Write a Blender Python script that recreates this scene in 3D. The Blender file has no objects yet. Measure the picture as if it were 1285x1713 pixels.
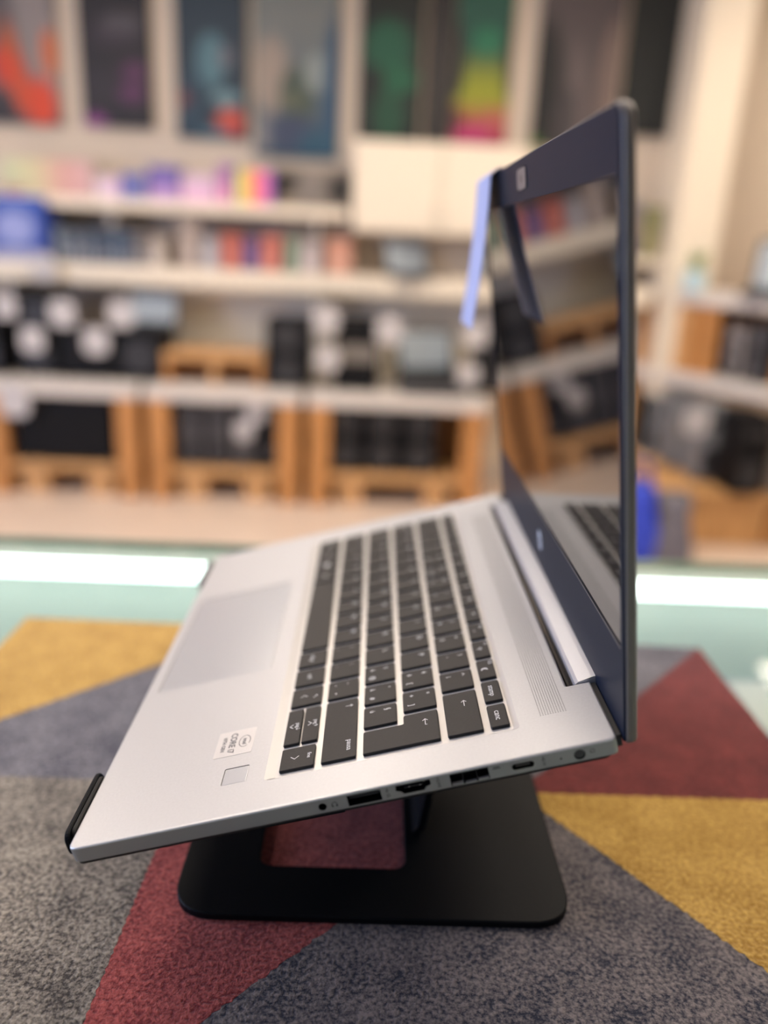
import bpy, bmesh, math, random
from mathutils import Matrix, Vector
S = bpy.context.scene
COL = S.collection
random.seed(7)
# ---------------------------------------------------------------- camera
F_PX = 1367.3
CAM = Vector((0.1152, -0.2707, 0.3092))
RIGHT = Vector((0.99901222, -0.00848148, 0.04361939))
DOWN = Vector((0.03878249, -0.3127468, -0.94904445))
FWD = Vector((0.02169112, 0.94979867, -0.31210894))
cd = bpy.data.cameras.new('camera'); cam = bpy.data.objects.new('camera', cd); COL.objects.link(cam)
cam.matrix_world = Matrix(((RIGHT.x, -DOWN.x, -FWD.x, CAM.x), (RIGHT.y, -DOWN.y, -FWD.y, CAM.y),
                           (RIGHT.z, -DOWN.z, -FWD.z, CAM.z), (0, 0, 0, 1)))
cd.sensor_fit = 'VERTICAL'; cd.sensor_height = 24.0; cd.sensor_width = 18.0
cd.lens = F_PX / 1713.0 * 24.0
cd.clip_start = 0.02; cd.clip_end = 50
cd.dof.use_dof = True; cd.dof.focus_distance = 0.352; cd.dof.aperture_fstop = 1.75
S.camera = cam
# ---------------------------------------------------------------- world, light, exposure
Wd = bpy.data.worlds.new('world'); S.world = Wd; Wd.use_nodes = True
Wd.node_tree.nodes['Background'].inputs[0].default_value = (0.92, 0.95, 1.0, 1)
Wd.node_tree.nodes['Background'].inputs[1].default_value = 0.22
S.view_settings.view_transform = 'Standard'; S.view_settings.look = 'None'
S.view_settings.gamma = 1.0; S.view_settings.exposure = -0.12; S.view_settings.use_curve_mapping = False
def area(name, loc, rot, sx, sy, power, color):
    l = bpy.data.lights.new(name, 'AREA'); l.shape = 'RECTANGLE'; l.size = sx; l.size_y = sy
    l.energy = power; l.color = color
    o = bpy.data.objects.new(name, l); COL.objects.link(o); o.location = loc; o.rotation_euler = rot
    return o
area('shop_window_daylight', (-3.85, 0.2, 0.55), (0, math.radians(-90), 0), 1.7, 2.6, 150, (0.50, 0.63, 1.0))
CL_LAB = ['left front', 'left of centre, front', 'right of centre, front', 'right', 'left, near the back wall', 'left of centre, near the back wall', 'right of centre, near the back wall', 'middle of the room', 'right, near the back wall, added to brighten the right wall']
CEIL_LIGHTS = [(-2.6, 1.0), (-0.9, 1.0), (0.9, 0.9), (2.1, 2.2), (-2.6, 2.9), (-0.9, 2.9), (0.8, 2.9), (0.2, 1.9), (2.5, 3.3)]  # last panel is an added one, only to brighten the right wall
CEIL_EMIT = 21.0
WARM = (1.0, 0.87, 0.72)

# ---------------------------------------------------------------- materials
def mat(name, col, rough=0.5, metal=0.0, spec=0.5, emit=None, estr=0, noise=0, nscale=50, bump=0, bscale=200, coat=0, trans=0, ior=1.45, alpha=1):
    m = bpy.data.materials.new(name); m.use_nodes = True
    nt = m.node_tree; b = nt.nodes['Principled BSDF']
    b.inputs['Base Color'].default_value = (*col, 1); b.inputs['Roughness'].default_value = rough
    b.inputs['Metallic'].default_value = metal; b.inputs['Specular IOR Level'].default_value = spec
    b.inputs['Coat Weight'].default_value = coat; b.inputs['Transmission Weight'].default_value = trans
    b.inputs['IOR'].default_value = ior; b.inputs['Alpha'].default_value = alpha
    if emit: b.inputs['Emission Color'].default_value = (*emit, 1); b.inputs['Emission Strength'].default_value = estr
    if noise or bump:
        tc = nt.nodes.new('ShaderNodeTexCoord')
    if noise:
        n = nt.nodes.new('ShaderNodeTexNoise'); n.inputs['Scale'].default_value = nscale; n.inputs['Detail'].default_value = 5
        nt.links.new(tc.outputs['Object'], n.inputs['Vector'])
        r = nt.nodes.new('ShaderNodeMapRange'); r.inputs[1].default_value = .3; r.inputs[2].default_value = .7
        r.inputs[3].default_value = 1 - noise; r.inputs[4].default_value = 1 + noise
        nt.links.new(n.outputs['Fac'], r.inputs[0])
        mx = nt.nodes.new('ShaderNodeVectorMath'); mx.operation = 'SCALE'; mx.inputs[0].default_value = col
        nt.links.new(r.outputs[0], mx.inputs['Scale']); nt.links.new(mx.outputs[0], b.inputs['Base Color'])
    if bump:
        n2 = nt.nodes.new('ShaderNodeTexNoise'); n2.inputs['Scale'].default_value = bscale; n2.inputs['Detail'].default_value = 4
        nt.links.new(tc.outputs['Object'], n2.inputs['Vector'])
        bp = nt.nodes.new('ShaderNodeBump'); bp.inputs['Strength'].default_value = bump; bp.inputs['Distance'].default_value = 0.001
        nt.links.new(n2.outputs['Fac'], bp.inputs['Height']); nt.links.new(bp.outputs[0], b.inputs['Normal'])
    return m
def wood(name, col, sc=6):
    m = mat(name, col, 0.5); nt = m.node_tree; b = nt.nodes['Principled BSDF']
    tc = nt.nodes.new('ShaderNodeTexCoord'); mp = nt.nodes.new('ShaderNodeMapping'); mp.inputs['Scale'].default_value = (sc * 3, sc * 3, sc * .35)
    n = nt.nodes.new('ShaderNodeTexNoise'); n.inputs['Scale'].default_value = 3; n.inputs['Detail'].default_value = 6
    cr = nt.nodes.new('ShaderNodeValToRGB')
    cr.color_ramp.elements[0].color = (col[0] * .7, col[1] * .66, col[2] * .6, 1); cr.color_ramp.elements[1].color = (min(1, col[0] * 1.2), col[1] * 1.2, col[2] * 1.25, 1)
    cr.color_ramp.elements[0].position = .3; cr.color_ramp.elements[1].position = .7
    nt.links.new(tc.outputs['Object'], mp.inputs[0]); nt.links.new(mp.outputs[0], n.inputs[0])
    nt.links.new(n.outputs['Fac'], cr.inputs[0]); nt.links.new(cr.outputs[0], b.inputs['Base Color'])
    return m
def felt(name, c1, c2):
    m = bpy.data.materials.new(name); m.use_nodes = True; nt = m.node_tree; b = nt.nodes['Principled BSDF']
    b.inputs['Roughness'].default_value = 0.95; b.inputs['Specular IOR Level'].default_value = 0.1
    b.inputs['Sheen Weight'].default_value = 0.25; b.inputs['Sheen Roughness'].default_value = 0.5
    tc = nt.nodes.new('ShaderNodeTexCoord')
    n = nt.nodes.new('ShaderNodeTexNoise'); n.inputs['Scale'].default_value = 460; n.inputs['Detail'].default_value = 3; n.inputs['Roughness'].default_value = .65
    n3 = nt.nodes.new('ShaderNodeTexNoise'); n3.inputs['Scale'].default_value = 45; n3.inputs['Detail'].default_value = 3
    mx = nt.nodes.new('ShaderNodeMath'); mx.operation = 'MULTIPLY_ADD'; mx.inputs[1].default_value = 0.35
    for k in (n, n3): nt.links.new(tc.outputs['Object'], k.inputs['Vector'])
    nt.links.new(n3.outputs['Fac'], mx.inputs[0]); nt.links.new(n.outputs['Fac'], mx.inputs[2])
    cr = nt.nodes.new('ShaderNodeValToRGB'); cr.color_ramp.elements[0].position = .54; cr.color_ramp.elements[1].position = .84
    cr.color_ramp.elements[0].color = (*c1, 1); cr.color_ramp.elements[1].color = (*c2, 1)
    nt.links.new(mx.outputs[0], cr.inputs[0]); nt.links.new(cr.outputs[0], b.inputs['Base Color'])
    bp = nt.nodes.new('ShaderNodeBump'); bp.inputs['Strength'].default_value = 0.9; bp.inputs['Distance'].default_value = 0.0016
    nt.links.new(n.outputs['Fac'], bp.inputs['Height']); nt.links.new(bp.outputs[0], b.inputs['Normal'])
    return m
def printed(name, rough=.5):
    m = bpy.data.materials.new(name); m.use_nodes = True; nt = m.node_tree; b = nt.nodes['Principled BSDF']
    a = nt.nodes.new('ShaderNodeAttribute'); a.attribute_name = 'print'
    nt.links.new(a.outputs['Color'], b.inputs['Base Color']); b.inputs['Roughness'].default_value = rough
    return m
def glass(name, tint, fac=.12):
    m = bpy.data.materials.new(name); m.use_nodes = True; nt = m.node_tree; nt.nodes.clear()
    o = nt.nodes.new('ShaderNodeOutputMaterial'); t = nt.nodes.new('ShaderNodeBsdfTransparent'); t.inputs[0].default_value = (*tint, 1)
    g = nt.nodes.new('ShaderNodeBsdfGlossy'); g.inputs['Roughness'].default_value = 0.02
    fr = nt.nodes.new('ShaderNodeFresnel'); fr.inputs[0].default_value = 1.45
    mx = nt.nodes.new('ShaderNodeMixShader')
    ge = nt.nodes.new('ShaderNodeNewGeometry'); iv = nt.nodes.new('ShaderNodeMath'); iv.operation = 'SUBTRACT'; iv.inputs[0].default_value = 1
    nt.links.new(ge.outputs['Backfacing'], iv.inputs[1]); ml = nt.nodes.new('ShaderNodeMath'); ml.operation = 'MULTIPLY'
    nt.links.new(fr.outputs[0], ml.inputs[0]); nt.links.new(iv.outputs[0], ml.inputs[1])
    nt.links.new(ml.outputs[0], mx.inputs[0]); nt.links.new(t.outputs[0], mx.inputs[1]); nt.links.new(g.outputs[0], mx.inputs[2]); nt.links.new(mx.outputs[0], o.inputs[0])
    return m
M = dict(
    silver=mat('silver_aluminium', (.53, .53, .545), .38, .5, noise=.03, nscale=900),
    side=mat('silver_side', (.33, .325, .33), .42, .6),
    well=mat('keyboard_tray', (.60, .585, .575), .34, .5),
    hinge=mat('hinge_silver', (.60, .61, .65), .3, .6),
    lidshell=mat('lid_shell', (.15, .13, .125), .42, .3),
    key=mat('key_plastic', (.030, .027, .026), .48, 0, .3, noise=.08, nscale=1500),
    keyside=mat('key_side', (.008, .008, .009), .4),
    legend=mat('key_legend', (.80, .80, .80), .6),
    black=mat('black_cover', (.006, .006, .007), .5),
    port=mat('port_dark', (.004, .004, .005), .35),
    bezel=mat('bezel_navy', (.010, .014, .027), .40, 0, .07),
    gasket=mat('bezel_edge', (.010, .011, .014), .4),
    screen=mat('screen_glass', (.004, .004, .005), .025, 0, 1.0, ior=2.1),
    pin=mat('port_metal', (.5, .5, .5), .3, 1),
    mark=mat('port_marking', (.06, .06, .065), .6),
    padm=mat('touchpad_surface', (.53, .54, .565), .28, .5),
    stand=mat('stand_black', (.003, .004, .006), .5, 0, .12, bump=.15, bscale=900),
    rubber=mat('rubber', (.012, .012, .013), .7),
    sticker=mat('sticker_silver', (.68, .66, .65), .35, .4),
    ink=mat('sticker_ink', (.10, .10, .11), .5),
    strip=mat('pale_blue_paper', (.34, .38, .62), .6),
    wall=mat('wall_paint', (.52, .44, .36), .85, noise=.04, nscale=2),
    white=mat('white_paint', (.68, .63, .56), .6), bright=mat('lit_wall_cream', (.86, .78, .64), .6), cream=mat('cream_laminate', (.74, .65, .52), .5),
    floor=mat('pale_floor', (.60, .48, .39), .35, noise=.06, nscale=3),
    slab=mat('grey_white_laminate', (.60, .55, .50), .5),
    wood=wood('orange_pine', (.50, .23, .07)), wood2=wood('tan_birch', (.60, .34, .14)),
    pcblack=mat('computer_black', (.005, .005, .006), .6, 0, .2), pcgrey=mat('computer_grey', (.06, .058, .062), .45),
    pcmid=mat('computer_mid_grey', (.17, .175, .185), .5), pcsilver=mat('computer_silver', (.28, .25, .24), .4, .2),
    fan=mat('fan_grey', (.022, .022, .025), .5), mesh=mat('grille', (.02, .02, .022), .6),
    card=mat('price_card', (.50, .47, .46), .6), screenoff=mat('lit_screen', (.25, .28, .31), .3, emit=(.5, .55, .6), estr=.15),
    glass=glass('counter_glass', (.93, .975, .96)), glassedge=mat('glass_edge_green', (.22, .30, .24), .2),
    led=mat('led_diffuser', (1, 1, 1), .5, emit=(.93, 1, 1), estr=4.5), ledcase=mat('led_case', (.5, .52, .52), .4),
    caseteal=mat('case_floor_teal', (.74, .80, .75), .6), caseframe=mat('case_frame', (.5, .55, .54), .4, .5),
    bluebag=mat('blue_bag', (.03, .06, .50), .6, noise=.15, nscale=30), greypanel=mat('grey_panel', (.14, .13, .15), .7),
    emit=mat('ceiling_emit', (1, 1, 1), .5, emit=WARM, estr=CEIL_EMIT), ceil=mat('ceiling_white', (.7, .66, .6), .9),
    green=mat('leaf_green', (.22, .34, .10), .6), potblue=mat('pot_pale_blue', (.50, .68, .74), .4),
    poster=printed('poster_print', .6), box=printed('box_print', .45), frame=mat('poster_rail', (.12, .11, .11), .5),
)
# ---------------------------------------------------------------- helpers
def link(name, me, m, parent=None, loc=None):
    o = bpy.data.objects.new(name, me); COL.objects.link(o)
    if m is not None and len(me.materials) == 0:
        for k in (m if isinstance(m, (list, tuple)) else [m]): me.materials.append(k)
    if parent: o.parent = parent
    if loc: o.location = loc
    return o
def obj(name, bm, m, parent=None, loc=None, smooth=False):
    bmesh.ops.recalc_face_normals(bm, faces=bm.faces)
    me = bpy.data.meshes.new(name); bm.to_mesh(me); bm.free()
    if smooth:
        for p in me.polygons: p.use_smooth = True
    return link(name, me, m, parent, loc)
def empty(name, loc=(0, 0, 0), rot=(0, 0, 0)):
    o = bpy.data.objects.new(name, None); COL.objects.link(o); o.location = loc; o.rotation_euler = rot; o.empty_display_size = .02
    return o
def tag(o, label=None, cat=None, group=None, kind=None):
    if label: o['label'] = label
    if cat: o['category'] = cat
    if group: o['group'] = group
    if kind: o['kind'] = kind
    return o
def bx(bm, x0, x1, y0, y1, z0, z1, bev=0, mi=0):
    g = bmesh.ops.create_cube(bm, size=1)
    vs = g['verts']
    for v in vs:
        v.co = Vector((x0 + (v.co.x + .5) * (x1 - x0), y0 + (v.co.y + .5) * (y1 - y0), z0 + (v.co.z + .5) * (z1 - z0)))
    fs = set(f for v in vs for f in v.link_faces)
    for f in fs: f.material_index = mi
    if bev:
        es = list(set(e for v in vs for e in v.link_edges))
        bmesh.ops.bevel(bm, geom=es, offset=bev, segments=2, profile=.5, affect='EDGES')
    return bm
def box(name, x0, x1, y0, y1, z0, z1, m, parent=None, bev=0):
    return obj(name, bx(bmesh.new(), x0, x1, y0, y1, z0, z1, bev), m, parent)
def cyl(bm, c, r, h, axis='z', n=24, r2=None, mi=0):
    g = bmesh.ops.create_cone(bm, cap_ends=True, segments=n, radius1=r, radius2=r if r2 is None else r2, depth=h)
    R = {'z': Matrix(), 'y': Matrix.Rotation(math.pi / 2, 4, 'X'), 'x': Matrix.Rotation(math.pi / 2, 4, 'Y')}[axis]
    bmesh.ops.transform(bm, matrix=Matrix.Translation(c) @ R, verts=g['verts'])
    for v in g['verts']:
        for f in v.link_faces: f.material_index = mi
    return bm
def rrect(x0, x1, y0, y1, r, n=6):
    P = []
    for cx, cy, a0 in ((x1 - r, y0 + r, -90), (x1 - r, y1 - r, 0), (x0 + r, y1 - r, 90), (x0 + r, y0 + r, 180)):
        for k in range(n + 1):
            a = math.radians(a0 + 90 * k / n); P.append((cx + r * math.cos(a), cy + r * math.sin(a)))
    return P
def offset(P, d):
    """inset a CCW polygon by d with mitred corners"""
    n = len(P); Q = []
    for i in range(n):
        p0, p1, p2 = Vector(P[i - 1]), Vector(P[i]), Vector(P[(i + 1) % n])
        e1 = (p1 - p0); e2 = (p2 - p1)
        if e1.length < 1e-9: e1 = e2
        if e2.length < 1e-9: e2 = e1
        e1.normalize(); e2.normalize()
        n1 = Vector((-e1.y, e1.x)); n2 = Vector((-e2.y, e2.x)); m = n1 + n2
        k = m.length_squared
        Q.append(tuple(p1 + (m * (2 * d / k) if k > 1e-6 else n1 * d)))
    return Q
def roundpoly(P, rs, n=5):
    """polygon with per-corner rounding"""
    Q = []; N = len(P)
    for i in range(N):
        r = rs[i] if isinstance(rs, (list, tuple)) else rs
        p = Vector(P[i]); a = (Vector(P[i - 1]) - p); b = (Vector(P[(i + 1) % N]) - p)
        if r <= 0: Q.append(tuple(p)); continue
        la, lb = a.length, b.length; a.normalize(); b.normalize()
        ang = a.angle(b); t = min(r / math.tan(ang / 2), la * .49, lb * .49)
        s, e = p + a * t, p + b * t
        for k in range(n + 1):
            u = k / n; Q.append(tuple((1 - u) ** 2 * s + 2 * u * (1 - u) * p + u * u * e))
    return Q
def loft(bm, rings, cap0=True, cap1=True, mi=0, skip=None):
    V = [[bm.verts.new(p) for p in r] for r in rings]; n = len(V[0])
    for a in range(len(V) - 1):
        for i in range(n):
            if skip and skip(a, i): continue
            f = bm.faces.new((V[a][i], V[a][(i + 1) % n], V[a + 1][(i + 1) % n], V[a + 1][i])); f.material_index = mi
    if cap0: bm.faces.new(V[0]).material_index = mi
    if cap1: bm.faces.new(V[-1]).material_index = mi
    return V
def prism(name, P, z0, z1, m, parent=None, bev=0, flip=None, loc=None):
    """extruded outline with a small top chamfer; flip maps (a,b,h)->(x,y,z)"""
    fl = flip or (lambda a, b, h: (a, b, h)); bm = bmesh.new(); Q = offset(P, bev) if bev else P
    rings = [[fl(*p, z0) for p in P], [fl(*p, z1 - bev) for p in P]]
    if bev: rings.append([fl(*p, z1) for p in Q])
    loft(bm, rings); return obj(name, bm, m, parent, loc)
def filled(loops, fl=lambda a, b: (a, b, 0)):
    bm = bmesh.new(); E = []
    for L in loops:
        V = [bm.verts.new(fl(*p)) for p in L]
        E += [bm.edges.new((V[i], V[(i + 1) % len(V)])) for i in range(len(V))]
    bmesh.ops.triangle_fill(bm, edges=E, use_beauty=True, use_dissolve=False)
    return bm
MM = .001
_txt = {}
def textmesh(s, size, bold=False, align='CENTER', ext=.00002):
    k = (s, round(size, 6), bold, align)
    if k in _txt: return _txt[k]
    c = bpy.data.curves.new('t', 'FONT'); c.body = s; c.size = size; c.align_x = align; c.align_y = 'CENTER'; c.extrude = ext
    if bold: c.offset = size * .02
    c.resolution_u = 3
    o = bpy.data.objects.new('t', c); COL.objects.link(o)
    dg = bpy.context.evaluated_depsgraph_get(); me = bpy.data.meshes.new_from_object(o.evaluated_get(dg), depsgraph=dg)
    bpy.data.objects.remove(o); _txt[k] = me; return me
TROT = Matrix.Rotation(-math.pi / 2, 4, 'Z')
def merge_mesh(bm, me, T):
    n = len(bm.verts); bm.from_mesh(me); bm.verts.ensure_lookup_table()
    bmesh.ops.transform(bm, matrix=T, verts=bm.verts[n:])
def stroke(bm, pts, w, T, h=.00003):
    """flat polyline of width w in 2D, mapped by T"""
    for (x0, y0), (x1, y1) in zip(pts[:-1], pts[1:]):
        d = Vector((x1 - x0, y1 - y0)); L = d.length; d /= L; nn = Vector((-d.y, d.x)) * w / 2; e = d * w * .3
        q = [Vector((x0, y0)) - e + nn, Vector((x0, y0)) - e - nn, Vector((x1, y1)) + e - nn, Vector((x1, y1)) + e + nn]
        vs = [bm.verts.new(T @ Vector((p.x, p.y, h))) for p in q]; bm.faces.new(vs)
def arc(cx, cy, r, a0, a1, n=12, ry=None):
    ry = ry or r
    return [(cx + r * math.cos(math.radians(a0 + (a1 - a0) * k / n)), cy + ry * math.sin(math.radians(a0 + (a1 - a0) * k / n))) for k in range(n + 1)]

# ================================================================ SETTING
ZF = -0.95; ZC = 1.75
YW = 4.25
def struct(o): o['kind'] = 'structure'; return o
struct(box('floor', -4, 3.6, -3, YW + .1, ZF - .1, ZF, M['floor']))
cl = struct(box('ceiling', -4, 3.6, -3, YW + .1, ZC, ZC + .1, M['ceil']))
struct(box('wall_back', -4, 3.6, YW, YW + .1, ZF, ZC, M['wall']))
struct(box('wall_right', 3.5, 3.6, -3, YW, ZF, ZC, M['wall']))
bm = bmesh.new()
bx(bm, -4.1, -4, -3, -1.2, ZF, ZC); bx(bm, -4.1, -4, 1.6, YW, ZF, ZC); bx(bm, -4.1, -4, -1.2, 1.6, ZF, -.35); bx(bm, -4.1, -4, -1.2, 1.6, 1.45, ZC)
struct(obj('wall_left', bm, M['wall']))
w = empty('window_1', (-4.05, 0.2, .55)); struct(w)
bm = bmesh.new()
for a in (-1.4, -.03, 1.34): bx(bm, -.05, .05, a, a + .06, -.9, .9)
bx(bm, -.05, .05, -1.4, 1.4, -.9, -.84); bx(bm, -.05, .05, -1.4, 1.4, .84, .9)
obj('window_frame', bm, M['white'], w); box('pane', -.004, .004, -1.34, 1.34, -.84, .84, M['glass'], w)
struct(box('baseboard_back', -4, 3.5, YW - .015, YW, ZF, ZF + .09, M['white']))
struct(box('lit_wall_panel', -1.2, 1.55, YW - .02, YW, ZF + .09, .055, M['bright']))  # added panel; its bright cream stands in for light on the wall
# pale pillar standing out of the back wall on the right
struct(box('trim_1', 1.56, 1.78, YW - .35, YW, ZF, ZC, M['cream'], bev=.01))

for i, (x, y) in enumerate(CEIL_LIGHTS):
    t = empty('ceiling_light', (x, y, ZC)); tag(t, 'square warm white ceiling light panel, ' + CL_LAB[i], 'ceiling light', 'ceiling light panels')
    bm = bmesh.new(); bx(bm, -.31, -.28, -.31, .31, -.03, 0); bx(bm, .28, .31, -.31, .31, -.03, 0); bx(bm, -.28, .28, -.31, -.28, -.03, 0); bx(bm, -.28, .28, .28, .31, -.03, 0)
    obj('frame', bm, M['white'], t); box('diffuser', -.28, .28, -.28, .28, -.02, -.012, M['emit'], t)

# ================================================================ COUNTER with glass top
GT = -0.004                      # glass surface; the rug lies on it
ct = empty('display_counter', (0.1, 0, ZF))
tag(ct, 'glass-topped display counter with a glowing light bar along its far edge', 'counter')
def cbox(n, x0, x1, y0, y1, z0, z1, m, bev=0):
    o = box(n, x0 - .1, x1 - .1, y0, y1, z0 - ZF, z1 - ZF, m, ct, bev); return o
cbox('glass_top', -1.5, 1.5, -.6, .548, GT - .008, GT, M['glass'])
cbox('glass_edge', -1.5, 1.5, .548, .551, GT - .008, GT, M['glassedge'])
cbox('light_bar', -1.45, 1.45, .482, .516, -.019, -.0135, M['led'])['label'] = 'glowing white light bar'
cbox('bar_housing', -1.47, 1.47, .516, .530, -.030, GT - .0085, M['ledcase'])
cbox('inner_shelf', -1.48, 1.48, -.58, .53, -.20, -.19, M['caseteal'])
cbox('rear_panel', -1.5, 1.5, .53, .548, ZF + .03, GT - .009, M['caseteal'])
cbox('front_panel', -1.5, 1.5, -.6, -.58, ZF + .03, GT - .009, M['caseteal'])
for x in (-1.5, 1.485): cbox('side_panel', x, x + .015, -.58, .53, ZF + .03, GT - .009, M['caseteal'])
cbox('plinth', -1.47, 1.47, -.57, .52, ZF, ZF + .04, M['caseframe'])
# boxes inside the counter, seen through the glass on the right
for (x, y, wx, wy, h, c, lab) in ((.50, .40, .05, .10, .10, (.05, .10, .22), 'dark blue slim box standing inside the counter right of the laptop'),
                                  (.43, .33, .045, .08, .05, (.55, .58, .55), 'low pale box inside the counter, just right of the laptop screen'),
                                  (.62, .36, .06, .10, .08, (.35, .42, .50), 'grey-blue box inside the counter at the far right')):
    t = empty('boxed_accessory', (x, y, -.19)); tag(t, lab, 'box')
    mm = mat('carton', c, .5)
    box('carton', -wx / 2, wx / 2, -wy / 2, wy / 2, 0, h, mm, t, .001); box('flap', -wx / 2 + .004, wx / 2 - .004, -wy / 2 + .004, wy / 2 - .004, h, h + .001, M['card'], t)

# ================================================================ RUG of coloured felt patches
FE = dict(yellow=felt('felt_yellow', (.36, .20, .035), (.68, .44, .12)), blue=felt('felt_blue_grey', (.06, .06, .085), (.24, .235, .27)),
          taupe=felt('felt_taupe', (.055, .048, .045), (.40, .36, .31)), red=felt('felt_red', (.17, .022, .028), (.50, .12, .11)),
          navy=felt('felt_navy', (.022, .026, .045), (.25, .22, .22)), maroon=felt('felt_maroon', (.095, .012, .016), (.24, .045, .045)))
rug = empty('rug', (.1, .05, GT)); tag(rug, 'felt rug of yellow, grey, red and navy triangles lying on the glass counter', 'rug')
AP = (212, 142)
PATCH = [('yellow', 'yellow felt patch, far left', [(-165, 352), (-165, 158), (35, 350)]),
         ('blue', 'blue-grey felt patch', [(-165, 158), (-165, 142), (13, 142), AP, (397, 340), (35, 350)]),
         ('taupe', 'speckled brown-grey felt patch', [(-165, 142), (-165, -215), (-2, -215), (5, -65), (13, 142)]),
         ('red', 'red felt triangle', [(13, 142), (5, -65), AP]),
         ('navy', 'speckled navy felt patch', [AP, (5, -65), (-2, -215), (397, -215), (397, -99)]),
         ('yellow', 'yellow felt patch, near right', [AP, (397, -99), (397, 142)]),
         ('maroon', 'maroon felt triangle', [AP, (397, 142), (397, 340)])]
def densify(P, step):
    Q = []
    for i in range(len(P)):
        a, b = Vector(P[i]), Vector(P[(i + 1) % len(P)]); n = max(1, int((b - a).length / step))
        Q += [tuple(a + (b - a) * k / n) for k in range(n)]
    return Q
def wob(p):
    x, y = p; return (x + .5 * math.sin(x * .9 + y * 1.7) + .35 * math.sin(y * 2.9 - x * 1.1), y + .5 * math.sin(y * .8 - x * 1.3) + .35 * math.cos(x * 2.3 + y * .7))
for c, lab, P in PATCH:
    Q = [wob(p) for p in densify(P, 2.2)]
    bm = bmesh.new(); rr = [((x * MM - .1), (y * MM - .05)) for x, y in Q]
    Qi = offset(rr, .00012)
    V0 = [bm.verts.new((x, y, 0)) for x, y in rr]; V1 = [bm.verts.new((x, y, .0038)) for x, y in rr]; V2 = [bm.verts.new((x, y, .004)) for x, y in Qi]
    n = len(rr)
    for A, B in ((V0, V1), (V1, V2)):
        for i in range(n): bm.faces.new((A[i], A[(i + 1) % n], B[(i + 1) % n], B[i]))
    bmesh.ops.triangle_fill(bm, edges=[bm.edges.get((V2[i], V2[(i + 1) % n])) for i in range(n)], use_beauty=True)
    o = obj('felt_patch', bm, FE[c], rug); o['label'] = lab

# ================================================================ LAPTOP
TILT = math.radians(15.7)
lap = empty('laptop', (0, 0, .072), (0, -TILT, 0))
tag(lap, 'open silver laptop with dark keys propped up on the black riser stand', 'laptop')
W_ = 324.
def mmv(P): return [(a * MM, b * MM) for a, b in P]
# deck outline (u,v) in mm, CCW, with the hinge notch in the rear edge
NT0, NT1 = 43, 299
OUT = roundpoly([(0, 0), (223.5, 0), (223.5, NT0), (213, NT0), (213, NT1), (223.5, NT1), (223.5, W_), (0, W_)],
                [4.5, 3.0, .4, .6, .6, .4, 3.0, 4.5], 5)
WELL = roundpoly([(79.6, 19.0), (188.8, 19.0), (188.8, 306), (79.6, 306)], 2.2, 4)
PAD = roundpoly([(7, 118), (70, 118), (70, 236), (7, 236)], 1.2, 3)
FP = roundpoly([(60.3, 21.8), (71.5, 21.8), (71.5, 33.4), (60.3, 33.4)], .8, 3)
def at(P, w, ins=0): return [(a * MM, b * MM, w * MM) for a, b in (offset(P, ins) if ins else P)]
bm = filled([offset(OUT, .9), WELL, PAD, FP], lambda a, b: (a * MM, b * MM, 0))
loft(bm, [at(OUT, 0, .9), at(OUT, -.12, .45), at(OUT, -.42, .12), at(OUT, -.8, 0)], False, False)
bmesh.ops.remove_doubles(bm, verts=bm.verts, dist=1e-6)
deck = obj('deck', bm, M['silver'], lap, smooth=False)
deck['label'] = 'silver palm rest and keyboard surround'
# side wall with port openings on the near side (v=0)
W0, W1 = -.8, -6.9
USB = [(115.6, -6.35), (129.2, -6.35), (129.2, -1.45), (115.6, -1.45)]
HD = [(138.2, -5.7), (146.2, -5.7), (147.2, -4.4), (149.2, -3.6), (149.2, -1.4), (135.2, -1.4), (135.2, -3.6), (137.2, -4.4)]
RJ = [(157., -6.88 + .3), (172.4, -6.58), (172.4, -1.2), (157., -1.2)]
UC = [(x, y) for x, y in rrect(181.4, 190.4, -5.2, -2.2, 1.45, 5)]
JK = arc(105.3, -4.0, 1.75, 0, 360 * 19 / 20, 19); PW = arc(208.2, -3.9, 2.35, 0, 360 * 23 / 24, 23)
PIN = arc(200.8, -4.1, .4, 0, 360 * 7 / 8, 7)
bm = bmesh.new()
n_out = len(OUT)
def is_near(i):
    a, b = OUT[i], OUT[(i + 1) % n_out]; return abs(a[1]) < .01 and abs(b[1]) < .01 and abs(a[0] - b[0]) > 50
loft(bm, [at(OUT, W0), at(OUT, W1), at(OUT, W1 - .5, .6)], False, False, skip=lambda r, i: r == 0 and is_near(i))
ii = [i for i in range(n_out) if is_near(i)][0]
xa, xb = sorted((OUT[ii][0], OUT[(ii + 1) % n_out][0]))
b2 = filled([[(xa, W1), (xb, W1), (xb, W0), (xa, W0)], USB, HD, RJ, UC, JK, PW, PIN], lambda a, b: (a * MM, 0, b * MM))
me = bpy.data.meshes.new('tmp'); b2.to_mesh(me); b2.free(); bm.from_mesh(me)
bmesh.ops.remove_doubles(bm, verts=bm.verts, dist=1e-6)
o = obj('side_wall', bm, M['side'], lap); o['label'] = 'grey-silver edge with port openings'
def port(name, loop, depth=5, rim=True, extra=None, m='port'):
    bm = bmesh.new()
    if loop[0][1] > loop[1][1] + 99: pass
    loft(bm, [[(a * MM, .0001, b * MM) for a, b in loop], [(a * MM, depth * MM, b * MM) for a, b in loop]], False, True)
    o = obj(name, bm, M[m], lap)
    return o
port('headphone_jack', JK); us = port('usb_port', USB); hd = port('video_port', HD); rj = port('network_port', RJ); uc = port('usb_type_c_port', UC); pw = port('power_jack', PW); port('charge_light', PIN, 1)
box('contact_tongue', 116.6 * MM, 128.2 * MM, .6 * MM, 5 * MM, -3.4 * MM, -2.2 * MM, M['gasket'], us)
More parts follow.
